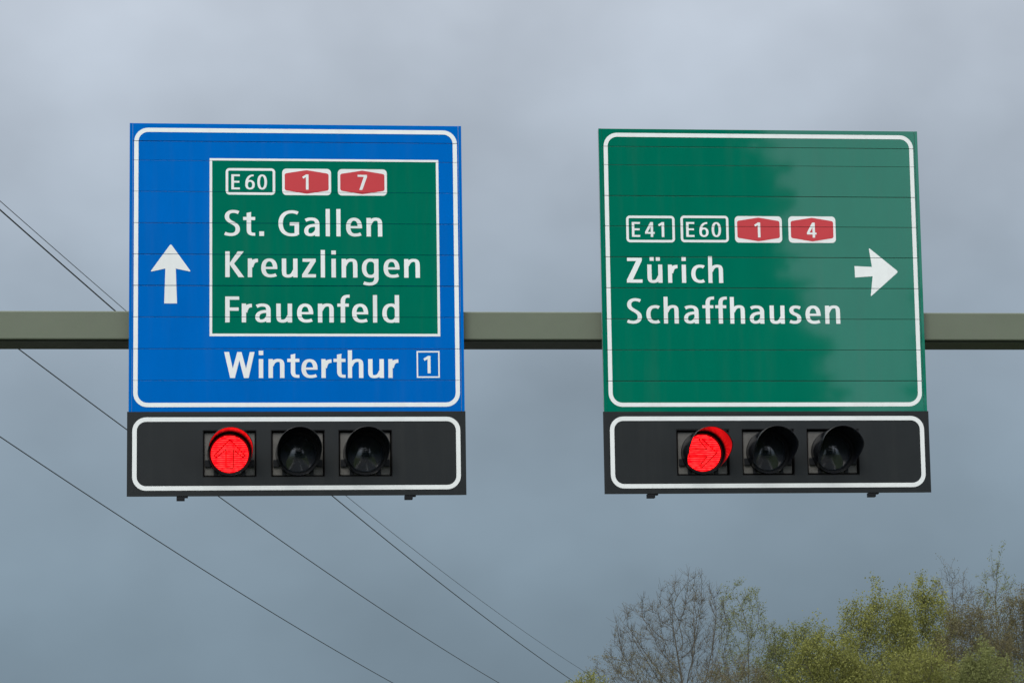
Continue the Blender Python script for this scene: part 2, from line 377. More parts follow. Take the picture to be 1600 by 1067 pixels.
# ------------------------------------------------------------------ the two direction signs
MM = 28.6/5500                                        # metres a photo pixel spans on the sign plane, roughly
def direction_sign(x0, x1, zj, zt, seams_px, edge_px, mat, label):
    root = empty('direction_sign', ((x0+x1)/2, 0, zj), label, 'road sign', 'overhead direction signs')
    e = .026
    seams = [at(edge_px, y, 0).z for y in seams_px]
    zs = [zt] + seams + [zj]
    rng = random.Random(int(x0*100)+5)
    for a, b2 in zip(zs, zs[1:]):
        ga, gb = (0 if a == zt else gap(a)/2), (0 if b2 == zj else gap(b2)/2); a, b2 = a-ga, b2+gb
        bm = bmesh.new(); h = (a-b2)/2; w = (x1-x0)/2-e-.0008
        box(bm, (-w, 0, -h), (w, .03, h), .0012)
        o = from_bm('plank', bm, mat, root, Vector(((x0+x1)/2, .0, (a+b2)/2)))
        o.rotation_euler = (math.radians(rng.uniform(-.05, .05)), 0, math.radians(rng.uniform(-.03, .03)))
    for s, (xa, xb) in enumerate(((x0, x0+e), (x1-e, x1))):
        bm = bmesh.new(); box(bm, (xa+.0015, -.003, zj), (xb, .004, zt), .001); from_bm('edge_trim', bm, mat, root)
        bm = bmesh.new(); box(bm, (xa+.004, .0042, zj+.001), (xb-.002, .06, zt-.001)); 
        from_bm('side_profile', bm, MAT['alu'], root)
    bm = bmesh.new(); box(bm, (x0+e+.001, .031, zj+.002), (x1-e-.001, .036, zt-.004)); from_bm('backing_sheet', bm, MAT['backing'], root)
    for f in (.22, .78):
        x = x0+(x1-x0)*f
        bm = bmesh.new(); box(bm, (x-.04, .0365, zj+.05), (x+.04, .075, zt-.05)); box(bm, (x-.05, .0755, ZB0-.06), (x+.05, BY0-.0005, ZB1+.05))
        box(bm, (x-.05, BY0, ZB1+.001), (x+.05, BY1+.03, ZB1+.012)); from_bm('hanger_bracket', bm, MAT['steel'], root)
    return root, seams
def border(root, corners, w, r, seams, Y=0.0, y=-.0016):
    x0, x1, z0, z1 = rectpx(*corners, Y)
    bm = bmesh.new(); ring(bm, x0, x1, z0, z1, r, w, y+Y); return film('border', bm, MAT['white'], root, seams)
def e_badge(root, corners, text, lefts, base, seams):
    x0, x1, z0, z1 = rectpx(*corners)
    bm = bmesh.new(); ring(bm, x0, x1, z0, z1, .032, 4.0*MM, -.0016)
    o = film('route_badge', bm, MAT['white'], root, seams, 'white outlined badge reading %s' % text)
    word(o, 'numeral', text, lefts, base, 24.3*MM, seams)
def motorway_badge(root, corners, text, left, base, seams):
    x0, x1, z0, z1 = rectpx(*corners)
    bm = bmesh.new(); film_poly(bm, rrect(x0, x1, z0, z1, .034), -.0016)
    o = film('route_badge', bm, MAT['white'], root, seams, 'red hexagon badge reading %s' % text)
    m, k = 3.9*MM, 8.0*MM; xm = (x0+x1)/2; t = 2.4*MM; r = .012
    pts = [(x0+m, z0+k+r), (x0+m, z1-k-r), (x0+m+r*.3, z1-k-r*.3), (x0+m+r, z1-k+.002), (xm-.01, z1-t-.001), (xm, z1-t), (xm+.01, z1-t-.001), (x1-m-r, z1-k+.002), (x1-m-r*.3, z1-k-r*.3), (x1-m, z1-k-r),
           (x1-m, z0+k+r), (x1-m-r*.3, z0+k+r*.3), (x1-m-r, z0+k-.002), (xm+.01, z0+t+.001), (xm, z0+t), (xm-.01, z0+t+.001), (x0+m+r, z0+k-.002), (x0+m+r*.3, z0+k+r*.3)]
    bm = bmesh.new(); film_poly(bm, pts, -.0022); film('red_field', bm, MAT['red'], o, seams)
    word(o, 'numeral', text, [left], base, 24.6*MM, seams, -.0028)
def round_poly(pts, r, n=5):
    o = []
    for i, (p, rr) in enumerate(zip(pts, r)):
        p = Vector(p); a = (Vector(pts[i-1])-p).normalized(); b2 = (Vector(pts[(i+1) % len(pts)])-p).normalized()
        if rr == 0: o.append(tuple(p)); continue
        A, B = p+a*rr, p+b2*rr
        for k in range(n+1):
            t = k/n; q = A*(1-t)**2+p*2*t*(1-t)+B*t*t; o.append((q.x, q.y))
    return o
def arrow(root, pts_px, r, seams):
    pts = [(at(x, y, 0).x, at(x, y, 0).z) for x, y in pts_px]
    bm = bmesh.new(); film_poly(bm, round_poly(pts, [k*MM for k in r]), -.0016); film('arrow', bm, MAT['white'], root, seams)

LX0, LX1, LZJ, LZT = -.0369, 2.7026, 3.98909+CAM.z, 6.38872+CAM.z
RX0, RX1, RZJ, RZT = 3.8564, 6.5888, 3.98317+CAM.z, 6.37919+CAM.z
sl, seams = direction_sign(LX0, LX1, LZJ, LZT, (220.3, 250.3, 298.9, 348, 396.9, 445.9, 495, 544.7, 594.3), 210, MAT['blue'],
    'blue overhead direction sign with green inset, up arrow and Winterthur on its lowest line')
border(sl, ((210, 199.7), (714.1, 204.5), (207.8, 636.7), (718.4, 634.6)), 6.8*MM, .115, seams)
ix = rectpx((327.6, 248), (685.2, 250), (327.2, 525.6), (687.6, 525.4))
bm = bmesh.new(); film_poly(bm, [(ix[0], ix[2]), (ix[1], ix[2]), (ix[1], ix[3]), (ix[0], ix[3])], -.0010)
inset = film('inset_panel', bm, MAT['green'], sl, seams, 'green inset panel naming three towns')
bm = bmesh.new(); ring(bm, *ix, .001, 4.1*MM, -.0016); film('inset_border', bm, MAT['white'], inset, seams)
H1 = 41.3*MM
word(inset, 'letter', 'St. Gallen', (350.7, 379.9, 405.2, 434.8, 474.9, 509.0, 525.7, 540.7, 572.8), 369.2, H1, seams)
word(inset, 'letter', 'Kreuzlingen', (352, 387.2, 408, 440.4, 472.1, 501.3, 518, 533.9, 565.6, 599.3, 631.6), 433.6, H1, seams)
word(inset, 'letter', 'Frauenfeld', (351.9, 377.8, 398.4, 431.8, 464.1, 496.8, 527.2, 550.1, 582.9, 597.5), 503.9, H1, seams)
word(sl, 'letter', 'Winterthur', (350.3, 404.4, 419.6, 448.9, 470.9, 502.3, 521.2, 543.7, 575.4, 606.9), 590.5, H1, seams)
e_badge(sl, ((352.6, 263), (430, 263.4), (352.6, 304.5), (430, 304.9)), 'E60', (361.5, 383.2, 402.1), 296.3, seams)
motorway_badge(sl, ((441, 263.8), (517.3, 264.2), (441, 305.1), (517.3, 305.5)), '1', 472.3, 296.6, seams)
motorway_badge(sl, ((527.8, 264.6), (604.5, 265), (527.8, 305.8), (604.5, 306.2)), '7', 558.8, 297.2, seams)
bx = rectpx((651, 548.4), (687, 548.4), (651, 590.2), (687, 590.2))
bm = bmesh.new(); ring(bm, *bx, .001, 2.3*MM, -.0016)
o = film('route_badge', bm, MAT['white'], sl, seams, 'thin white square reading 1'); word(o, 'numeral', '1', [661.8], 583.2, 27.8*MM, seams)
arrow(sl, [(266.8, 381), (298.6, 424.8), (274.7, 419.8), (276.6, 474.2), (256.5, 474.2), (258.4, 419.6), (234.7, 424.8)], (3.4, 3.0, 0, 0, 0, 0, 3.0), seams)

sr, seams_r = direction_sign(RX0, RX1, RZJ, RZT, (228.8, 257.5, 305.7, 353.1, 401.3, 449.6, 498.2, 546.6, 595.2), 945, MAT['green'],
    'green overhead direction sign with right arrow reading Zürich and Schaffhausen')
border(sr, ((943, 207.8), (1426, 212), (951, 636.3), (1441, 634)), 6.6*MM, .115, seams_r)
H2 = 40.6*MM
word(sr, 'letter', 'Zürich', (979.6, 1011.9, 1044.1, 1065.7, 1080.3, 1107.1), 442.0, H2, seams_r)
word(sr, 'letter', 'Schaffhausen', (980, 1010, 1037.6, 1068.7, 1098.1, 1118.2, 1141.3, 1171.3, 1203.1, 1233.8, 1258.8, 1289.7), 505.7, H2, seams_r)
e_badge(sr, ((978.5, 337.2), (1054.3, 337.4), (978.5, 378.8), (1054.3, 379)), 'E41', (987.5, 1008.1, 1028.6), 370.4, seams_r)
e_badge(sr, ((1063.4, 337.2), (1138.4, 337.4), (1063.4, 378.8), (1138.4, 379)), 'E60', (1072.4, 1092.9, 1112.2), 370.4, seams_r)
motorway_badge(sr, ((1148.2, 338), (1221.8, 338.2), (1148.2, 379.3), (1221.8, 379.5)), '1', 1178.8, 371.2, seams_r)
motorway_badge(sr, ((1231.9, 338.3), (1305.6, 338.5), (1231.9, 379.6), (1305.6, 379.8)), '4', 1261, 371.5, seams_r)
arrow(sr, [(1403.6, 424.7), (1360.4, 463.6), (1363.4, 431.8), (1336, 433.7), (1335, 415.9), (1362.3, 417.2), (1357.2, 387.2)], (3.4, 3.0, 0, 0, 0, 0, 3.0), seams_r)

# ------------------------------------------------------------------ signal panels
FY = -.03                                             # front face of the panels
def visor_len(phi):                                   # phi: angle above the horizontal, degrees
    t = min(max((phi+58)/78, 0), 1); t = t*t*(3-2*t)
    return .016+.309*t
def signal_head(root, xc, zc, lit, arrow_dir, toe_deg):
    y0 = FY+.035
    bm = bmesh.new(); box(bm, (xc-.205, y0, zc-.176), (xc+.205, y0+.05, zc+.176), .006)
    hd = from_bm('signal_head', bm, MAT['plate'], root)
    hd['label'] = 'signal head showing red' if lit else 'unlit signal head'
    # round base ring with two feet
    bm = bmesh.new(); n = 48; prof = [(.1815, .0), (.1815, -.022), (.178, -.0275), (.160, -.0275), (.153, -.006)]
    rows = [[bm.verts.new((xc+r*math.cos(2*math.pi*k/n), y0+y, zc+r*math.sin(2*math.pi*k/n))) for k in range(n)] for r, y in prof]
    for A, B in zip(rows, rows[1:]):
        for k in range(n): bm.faces.new((A[k], A[(k+1) % n], B[(k+1) % n], B[k]))
    for s in (-1, 1):
        cx, cz = xc+s*.112, zc-.160
        box(bm, (cx-.016, y0-.012, cz-.018), (cx+.016, y0-.0005, cz+.03), .003)
        cx, cz = xc+s*.176, zc-.078
        box(bm, (cx-.024, y0-.020, cz-.030), (cx+.024, y0-.0005, cz+.030), .004)
    from_bm('base_ring', bm, MAT['ring'], hd, smooth=False)
    # visor: a long hood open underneath, aimed a little to the right
    bm = bmesh.new(); n = 72; m = 10; ri, ro = .1765, .1805; toe = math.tan(math.radians(toe_deg))
    def pt(r, k, j):
        a = 2*math.pi*k/n; phi = math.degrees(math.asin(max(-1, min(1, math.sin(a)))))
        L = visor_len(phi)*j/m
        return bm.verts.new((xc+r*math.cos(a)+L*toe, y0-.026-L, zc+r*math.sin(a)))
    I = [[pt(ri, k, j) for k in range(n)] for j in range(m+1)]; O = [[pt(ro, k, j) for k in range(n)] for j in range(m+1)]
    for j in range(m):
        for k in range(n):
            q = (k+1) % n
            bm.faces.new((O[j][k], O[j][q], O[j+1][q], O[j+1][k])); bm.faces.new((I[j][k], I[j+1][k], I[j+1][q], I[j][q]))
    for k in range(n):
        q = (k+1) % n
        bm.faces.new((I[m][k], O[m][k], O[m][q], I[m][q])); bm.faces.new((I[0][k], I[0][q], O[0][q], O[0][k]))
    from_bm('visor', bm, MAT['visor'], hd, smooth=True)
    # lens: shallow dome
    R, dome = .151, (.018 if lit else .034); bm = bmesh.new(); rr = 10; nn = 48
    def dy(r): return -dome*(1-(r/R)**2)
    rows = []
    for j in range(1, rr+1):
        r = R*j/rr; rows.append([bm.verts.new((r*math.cos(2*math.pi*k/nn), dy(r), r*math.sin(2*math.pi*k/nn))) for k in range(nn)])
    c = bm.verts.new((0, dy(0), 0))
    for k in range(nn): bm.faces.new((c, rows[0][(k+1) % nn], rows[0][k]))
    for A, B in zip(rows, rows[1:]):
        for k in range(nn): bm.faces.new((A[k], A[(k+1) % nn], B[(k+1) % nn], B[k]))
    yl = y0-.006
    ln = from_bm('lens', bm, MAT['lens_red'] if lit else MAT['lens_dark'], hd, Vector((xc, yl, zc)), smooth=True)
    if lit:
        ln['label'] = 'glowing red lens'
        P = [(0, .118), (.125, -.012), (.108, -.030), (.030, .034), (.030, -.115), (-.030, -.115), (-.030, .034), (-.108, -.030), (-.125, -.012)]
        if arrow_dir == 'right': P = [(z, -x) for x, z in P]
        bm = bmesh.new()
        for i in range(len(P)):
            a, b2 = Vector(P[i-1]), Vector(P[i]); t = (b2-a).normalized(); nrm = Vector((-t.y, t.x))*.0043
            ns = 8; prev = None
            for s in range(ns+1):
                q = a+(b2-a)*s/ns; ys = dy(q.length)-.0015
                cur = [bm.verts.new((q.x+nrm.x, ys, q.y+nrm.y)), bm.verts.new((q.x-nrm.x, ys, q.y-nrm.y))]
                if prev: bm.faces.new((prev[0], prev[1], cur[1], cur[0]))
                prev = cur
        from_bm('arrow_outline', bm, MAT['arrow_mask'], hd, Vector((xc, yl, zc)))
def signal_panel(x0, x1, z0, z1, opens, bcorners, clips, arrow_dir, label):
    root = empty('signal_panel', ((x0+x1)/2, .06, z0), label, 'signal panel', 'lane signal panels under the signs')
    H = [rectpx((a, c), (b2, c), (a, d), (b2, d), FY) for a, b2, c, d in opens]
    zo0 = sum(h[2] for h in H)/3; zo1 = sum(h[3] for h in H)/3
    bm = bmesh.new(); yb = FY+.004
    xs = [x0]+[v for h in H for v in h[:2]]+[x1]
    box(bm, (x0, FY, zo1), (x1, yb, z1)); box(bm, (x0, FY, z0), (x1, yb, zo0))
    for i in range(0, len(xs), 2): box(bm, (xs[i], FY, zo0+.00005), (xs[i+1], yb, zo1-.00005))
    from_bm('front_plate', bm, MAT['black'], root)
    bm = bmesh.new(); t = .006; yd = .13; xa, xb, za = x0+.022, x1-.022, z0+.016     # the box behind the plate, set in from its edge
    box(bm, (xa, yb+.0003, za), (xb, yd, za+t)); box(bm, (xa, yb+.0003, z1-t), (xb, yd, z1-.0025))
    box(bm, (xa, yb+.0003, za+t+.0003), (xa+t, yd, z1-t-.0003)); box(bm, (xb-t, yb+.0003, za+t+.0003), (xb, yd, z1-t-.0003))
    box(bm, (xa+t+.0003, yd-.006, za+t+.0003), (xb-t-.0003, yd-.0003, z1-t-.0003)); from_bm('housing', bm, MAT['black'], root)
    bm = bmesh.new(); box(bm, (x0, yb+.0003, z0), (x1, yb+.012, z0+.006)); box(bm, (x0, yb+.0003, z0+.0063), (x0+.006, yb+.012, z1)); box(bm, (x1-.006, yb+.0003, z0+.0063), (x1, yb+.012, z1))
    from_bm('plate_flange', bm, MAT['black'], root)
    border(root, bcorners, 6.9*MM, .112, [], FY, -.0014)
    for h in H:                                        # dark rebate round each opening
        bm = bmesh.new(); box(bm, (h[0]-.012, FY+.0045, h[2]-.010), (h[0]+.006, FY+.12, h[3]+.010)); box(bm, (h[1]-.006, FY+.0045, h[2]-.010), (h[1]+.012, FY+.12, h[3]+.010))
        box(bm, (h[0]+.0065, FY+.0045, h[3]-.006), (h[1]-.0065, FY+.12, h[3]+.010)); box(bm, (h[0]+.0065, FY+.0045, h[2]-.010), (h[1]-.0065, FY+.12, h[2]+.006))
        from_bm('rebate_frame', bm, MAT['backing'], root)
    for i, h in enumerate(H): signal_head(root, (h[0]+h[1])/2, (h[2]+h[3])/2, i == 0, arrow_dir, 0.3 if arrow_dir == 'up' else 4.5)
    for px, py in clips:
        p = at(px, py, FY); bm = bmesh.new(); box(bm, (p.x-.034, yb+.001, z0-.034), (p.x+.032, .035, z0-.0003), .003); box(bm, (p.x+.0325, yb+.004, z0-.010), (p.x+.058, .03, z0-.0003))
        from_bm('latch', bm, MAT['ring'], root)
ZBL, ZBR = 3.29897+CAM.z, 3.3004+CAM.z
signal_panel(LX0-.0099, LX1+.0030, ZBL, LZJ-.0015, ((316.8, 401, 672, 745.3), (423.2, 508, 671.6, 745), (528.8, 613.2, 671.3, 744.5)),
    ((206.8, 652.8), (719.3, 650), (206.3, 767.2), (720, 763.2)), ((282.5, 777), (639, 775)), 'up',
    'black three-lamp signal panel under the blue sign, red lamp showing an up arrow')
signal_panel(RX0-.0095, RX1+.0030, ZBR, RZJ-.0015, ((1056.9, 1140.3, 670.8, 743.1), (1159.4, 1241.5, 669.8, 742.5), (1260.8, 1342.8, 669.3, 741.9)),
    ((953.2, 651.3), (1443, 649), (954.2, 763.2), (1447, 760.2)), ((1018, 773), (1363, 770)), 'right',
    'black three-lamp signal panel under the green sign, red lamp showing a right arrow')

# ------------------------------------------------------------------ overhead power line
AZ = math.radians(14); DV = Vector((math.sin(AZ), math.cos(AZ), 0)); NV = Vector((math.cos(AZ), -math.sin(AZ), 0))
FITS = [(33.5, .00426, -.08455, .95981, .013, 'thin earth wire running beside the second cable above the gantry'),
        (30.0, .00364, -.08366, .95497, .023, 'power cable running just below the thin earth wire'),
        (37.0, .00454, -.08811, .83103, .023, 'power cable crossing behind the signal panel, between two wider spaced cables'),
        (40.5, .00558, -.10037, .75739, .023, 'lowest power cable, passing clear below the blue sign')]
S0, S1 = 30.0, 640.0
ends = []
for L, a, b2, c, rad, lab in FITS:
    pts = []
    def z_of(s): t = s/L; return CAM.z + L*(a*t*t+b2*t+c)
    for i in range(121):
        s = S0+(S1-S0)*i/120; p = CAM+DV*s-NV*L; p.z = z_of(s); pts.append(p)
    bm = bmesh.new(); tube(bm, pts, rad, 6); o = from_bm('power_cable', bm, MAT['cable'], smooth=True)
    tag(o, lab, 'cable', 'overhead power line cables'); ends.append((L, pts[0].copy(), pts[-1].copy()))
def pylon(which, label):
    pts = [e[1+which] for e in ends]
    base = CAM + DV*(S0 if not which else S1) - NV*35.2; base.z = 0
    root = empty('power_pylon', base, label, 'pylon', 'pylons of the power line')
    top = max(p.z for p in pts)+3
    def bar(bm, a, b2, w): tube(bm, [a, b2], w, 4)
    bm = bmesh.new(); lv = 9; prev = None
    for i in range(lv+1):
        z = top*i/lv; h = 2.6*(1-i/lv)+.45
        cs = [base+NV*sx*h+DV*sy*h+Vector((0, 0, z)) for sx, sy in ((-1, -1), (1, -1), (1, 1), (-1, 1))]
        if prev:
            for k in range(4):
                bar(bm, prev[k], cs[k], .09); bar(bm, prev[k], cs[(k+1) % 4], .05); bar(bm, prev[(k+1) % 4], cs[k], .05); bar(bm, cs[k], cs[(k+1) % 4], .05)
        prev = cs
    from_bm('lattice_mast', bm, MAT['steel'], root)
    for p in pts:
        bm = bmesh.new(); hgt = p.z+1.6
        c = base.copy(); c.z = hgt
        q = p.copy(); q.z = hgt
        bar(bm, c, q, .09); c2 = c.copy(); c2.z += 1.2; bar(bm, c2, q, .07); from_bm('cross_arm', bm, MAT['steel'], root)
        bm = bmesh.new(); tube(bm, [q, p], .07, 8); from_bm('insulator', bm, MAT['insulator'], root)
pylon(0, 'lattice power pylon standing on the verge before the signs')
pylon(1, 'lattice power pylon far behind the wood')

# ------------------------------------------------------------------ trees
def bark(name, col):
    return material(name, col, .9, .2, vary=.25, vscale=6)
def leaf_mat(name, c1, c2):
    m = bpy.data.materials.new(name); m.use_nodes = True; t = m.node_tree; t.nodes.clear()
    o = N(t, 'ShaderNodeOutputMaterial'); geo = N(t, 'ShaderNodeNewGeometry')
    mx = N(t, 'ShaderNodeMix', data_type='RGBA'); mx.inputs[6].default_value = (*c1, 1); mx.inputs[7].default_value = (*c2, 1)
    n = N(t, 'ShaderNodeTexNoise'); n.inputs['Scale'].default_value = .9; n.inputs['Detail'].default_value = 3
    t.links.new(geo.outputs['Position'], n.inputs['Vector'])
    k = math_node(t, 'ADD', math_node(t, 'MULTIPLY', geo.outputs['Random Per Island'], .6), math_node(t, 'MULTIPLY', math_node(t, 'SUBTRACT', n.outputs['Fac'], .3), 1.0))
    k = math_node(t, 'MINIMUM', math_node(t, 'MAXIMUM', k, 0), 1.0)
    t.links.new(k, mx.inputs[0])
    d = N(t, 'ShaderNodeBsdfDiffuse'); tr = N(t, 'ShaderNodeBsdfTranslucent'); ms = N(t, 'ShaderNodeMixShader'); ms.inputs[0].default_value = .3
    t.links.new(mx.outputs[2], d.inputs[0]); t.links.new(mx.outputs[2], tr.inputs[0])
    t.links.new(d.outputs[0], ms.inputs[1]); t.links.new(tr.outputs[0], ms.inputs[2]); t.links.new(ms.outputs[0], o.inputs['Surface'])
    return m
MAT['bark_grey'] = bark('grey brown bark', (.112, .102, .084)); MAT['bark_dark'] = bark('dark bark', (.08, .07, .058)); MAT['bark_red'] = bark('reddish twigs', (.125, .105, .085))
MAT['leaf_yellow'] = leaf_mat('young yellow green leaves', (.145, .155, .043), (.34, .345, .11))
MAT['leaf_olive'] = leaf_mat('olive buds', (.15, .165, .065), (.27, .29, .11))
MAT['leaf_brown'] = leaf_mat('brown catkins', (.125, .108, .062), (.22, .20, .105))
MAT['leaf_dark'] = leaf_mat('dark leaves', (.02, .035, .012), (.05, .07, .022))

class Mesh:
    def __init__(s): s.v = []; s.f = []
    def tube(s, pts, rads, n):
        base = None
        for i, p in enumerate(pts):
            t = (pts[min(i+1, len(pts)-1)]-pts[max(i-1, 0)])
            a = t.cross(Vector((.37, .21, .9)))
            if a.length < 1e-4: a = Vector((1, 0, 0))
            a.normalize(); b2 = t.cross(a).normalized()
            k0 = len(s.v)
            for k in range(n):
                q = 2*math.pi*k/n; s.v.append(p+(a*math.cos(q)+b2*math.sin(q))*rads[i])
            if base is not None:
                for k in range(n): s.f.append((base+k, base+(k+1) % n, k0+(k+1) % n, k0+k))
            base = k0
    def leaf(s, p, size, rng):
        d = Vector((rng.gauss(0, 1), rng.gauss(0, 1), rng.gauss(0, 1)+.3)).normalized()
        w = d.cross(Vector((rng.gauss(0, 1), rng.gauss(0, 1), rng.gauss(0, 1)))).normalized()*size*.36
        k = len(s.v); s.v += [p, p+d*size*.5+w, p+d*size, p+d*size*.5-w]; s.f.append((k, k+1, k+2, k+3))
    def obj(s, name, mat, parent, loc, smooth=True):
        me = bpy.data.meshes.new(name); me.from_pydata([tuple(v) for v in s.v], [], s.f); me.update()
        if smooth: me.polygons.foreach_set('use_smooth', [True]*len(me.polygons))
        return link(name, me, mat, parent, loc)

from mathutils.kdtree import KDTree
def make_tree(name, label, trunk_px, Y, blobs, seed, barkm, leafm=None, leaves=0, leaf_size=.10, dens=26, twigs=4, twig_len=.40, tip=.0055, shoots=0, clump=.13, low=.35, group='trees of the spring wood'):
    """a crown volume is given by ellipses of the photograph (cx, cy, rx, ry) standing at depth Y; limbs grow from the trunk into it,
    each limb as thick as the twigs it feeds; twigs, buds and leaves sit on the outer ends"""
    rng = random.Random(seed); k = (Y-CAM.y)/FPX
    tp = at(trunk_px, 1000, Y); base = Vector((tp.x, Y, 0))
    root = empty(name, base, label, 'tree', group)
    att = []; zmin = 1e9; ztop = 0
    for cx, cy, rx, ry in blobs:
        c = at(cx, cy, Y)-base; RX, RZ = rx*k, ry*k; zmin = min(zmin, c.z-RZ); ztop = max(ztop, c.z+RZ)
        for i in range(int(dens*4.19*RX*RX*.8*RZ)):
            while True:
                p = Vector((rng.uniform(-1, 1), rng.uniform(-1, 1), rng.uniform(-1, 1)))
                if p.length <= 1 and (p.length > .25 or rng.random() < .4): break
            att.append(Vector((c.x+p.x*RX, c.y+p.y*RX*.8, c.z+p.z*RZ)))
    zf = max(1.5, zmin-.8)
    nodes = []; par = []
    n0 = 8
    for i in range(n0+1):
        nodes.append(Vector((rng.gauss(0, .05), rng.gauss(0, .05), -.2+(zf+.2)*i/n0)) if i else Vector((0, 0, -.2))); par.append(i-1)
    step, kill, reach = .30, .42, 3.2
    mean = sum(att, Vector())/len(att); p = nodes[-1]; 
    live = att; first_len = len(nodes)
    for it in range(90):
        if not live: break
        kd = KDTree(len(nodes))
        for i in range(len(nodes)): kd.insert(nodes[i] if i >= n0-1 else nodes[i]+Vector((0, 0, -99)), i)
        kd.balance()
        pull = {}; keep = []
        for a in live:
            co, i, d = kd.find(a)
            if d < kill: continue
            keep.append(a)
            if d < reach or it < 25: pull.setdefault(i, []).append((a-nodes[i]).normalized())
        live = keep; grown = 0
        for i, ds in pull.items():
            v = sum(ds, Vector())+Vector((rng.gauss(0, .18), rng.gauss(0, .18), rng.gauss(0, .18)+.12))*len(ds)**.5
            if v.length < .05: continue
            v.normalize(); q = par[i]
            if q >= 0:
                w = (nodes[i]-nodes[q])
                if w.length > 0: v = (v+w.normalized()*.55).normalized()
            nodes.append(nodes[i]+v*step); par.append(i); grown += 1
        if not grown: break
    kids = [[] for _ in nodes]
    for i, q in enumerate(par):
        if q >= 0: kids[q].append(i)
    E2 = 2.25; acc = [0.0]*len(nodes)
    for i in range(len(nodes)-1, -1, -1):
        if not kids[i]: acc[i] = tip**E2
        if par[i] >= 0: acc[par[i]] += acc[i]
    rad = [max(a, 1e-12)**(1/E2) for a in acc]
    T, B, F = Mesh(), Mesh(), Mesh(); spots = []
    stack = [(0, None)]
    while stack:
        i, p0 = stack.pop(); pts = [] if p0 is None else [nodes[p0]]; rr = [] if p0 is None else [rad[i]]
        while True:
            pts.append(nodes[i]); rr.append(rad[i])
            if not kids[i]: break
            ch = sorted(kids[i], key=lambda j: -rad[j])
            for j in ch[1:]: stack.append((j, i))
            i = ch[0]
        big = rr[0] > .05
        (T if big else B).tube(pts, rr, 7 if big else (4 if rr[0] > .02 else 3))
    def twig(p, d, ln, n=3):
        pts = [p.copy()]
        for _ in range(n):
            d = (d+Vector((rng.gauss(0, .22), rng.gauss(0, .22), rng.gauss(0, .18)+.10))).normalized(); p = p+d*(ln/n); pts.append(p.copy())
        B.tube(pts, [tip*.85]+[tip*.7]*(n-1)+[tip*.5], 3); return pts
    zlow = zmin+(ztop-zmin)*low
    for i in range(first_len, len(nodes)):
        if rad[i] > tip*2.6 or (nodes[i].z < zlow and rng.random() < .6): continue
        q = par[i]; d0 = (nodes[i]-nodes[q]).normalized()
        for t in range(twigs if not kids[i] else max(1, twigs//2)):
            d = (d0*.8+Vector((rng.gauss(0, .6), rng.gauss(0, .6), rng.gauss(0, .45)+.25))).normalized()
            spots.extend(twig(nodes[i], d, twig_len*rng.uniform(.5, 1.35))[1:])
    if shoots:                                            # long upright shoots standing out of the top
        tops = sorted((i for i in range(first_len, len(nodes)) if not kids[i]), key=lambda i: -nodes[i].z)[:shoots*4]
        for i in rng.sample(tops, min(shoots, len(tops))):
            pts = twig(nodes[i], Vector((rng.gauss(0, .12), rng.gauss(0, .12), 1)), rng.uniform(.6, 1.5), 5)
            for q in pts[1:]: spots += [q]*5
    T.obj('trunk', barkm, root, base); B.obj('crown', barkm, root, base)
    if leafm and spots:
        high = [q for q in spots if q.z > zlow] or spots
        ncl = leaves//4
        for c in range(ncl):
            q = rng.choice(high)
            for l in range(4):
                F.leaf(q+Vector((rng.gauss(0, clump*.6), rng.gauss(0, clump*.6), rng.gauss(0, clump*.6))), leaf_size*rng.uniform(.45, 1.35), rng)
        lf = F.obj('foliage', leafm, root, base, False); lf['kind'] = 'stuff'
    return root

make_tree('bare_tree', 'tall bare grey tree with fan of ascending branches, the highest of the leafless group', 1083, 130, [(1078, 985, 66, 86), (1008, 1015, 62, 78), (1085, 1090, 80, 80)], 11, MAT['bark_grey'], MAT['leaf_brown'], 3500, .05, dens=30, tip=.0080, twigs=8, twig_len=.48)
make_tree('bare_tree', 'bare tree with scattered olive buds beside the highest leafless tree', 1170, 134, [(1160, 985, 44, 78), (1192, 1015, 34, 52), (1165, 1090, 60, 70)], 23, MAT['bark_grey'], MAT['leaf_olive'], 8000, .062, dens=28, tip=.0074, twigs=5, twig_len=.45)
make_tree('bare_shrub', 'low brown twiggy shrub at the foot of the leafless group', 985, 122, [(960, 1062, 46, 40), (1010, 1075, 60, 46)], 31, MAT['bark_grey'], MAT['leaf_brown'], 3500, .05, dens=34, tip=.007, twigs=5)
make_tree('leafy_shrub', 'small fresh green shrub top where the cables meet the wood', 912, 118, [(914, 1084, 34, 24)], 37, MAT['bark_dark'], MAT['leaf_yellow'], 1800, .08, dens=30, twig_len=.5)
make_tree('budding_tree', 'round pale green budding tree between bare tree and leafy green tree', 1258, 136, [(1252, 1050, 52, 72), (1218, 1085, 44, 66)], 41, MAT['bark_grey'], MAT['leaf_olive'], 22000, .075, dens=24, tip=.0068, twigs=5, twig_len=.5, clump=.2)
make_tree('leafy_tree', 'yellow green leafy tree with upright shoots on its top', 1376, 128, [(1372, 1020, 66, 80), (1332, 1050, 34, 84), (1372, 1110, 80, 80)], 53, MAT['bark_dark'], MAT['leaf_yellow'], 30000, .085, dens=17, twigs=6, twig_len=.6, clump=.24, shoots=110)
make_tree('leafy_tree', 'yellow green leafy tree next to the brown budding crowns', 1448, 131, [(1448, 1010, 54, 84), (1448, 1100, 60, 90)], 59, MAT['bark_dark'], MAT['leaf_yellow'], 24000, .085, dens=17, twigs=6, twig_len=.6, clump=.24, shoots=80)
make_tree('leafy_shrub', 'lower yellow green bush in front of the tree with upright shoots', 1300, 120, [(1292, 1075, 66, 72)], 61, MAT['bark_dark'], MAT['leaf_yellow'], 15000, .085, dens=18, twigs=6, twig_len=.6, clump=.24, shoots=40)
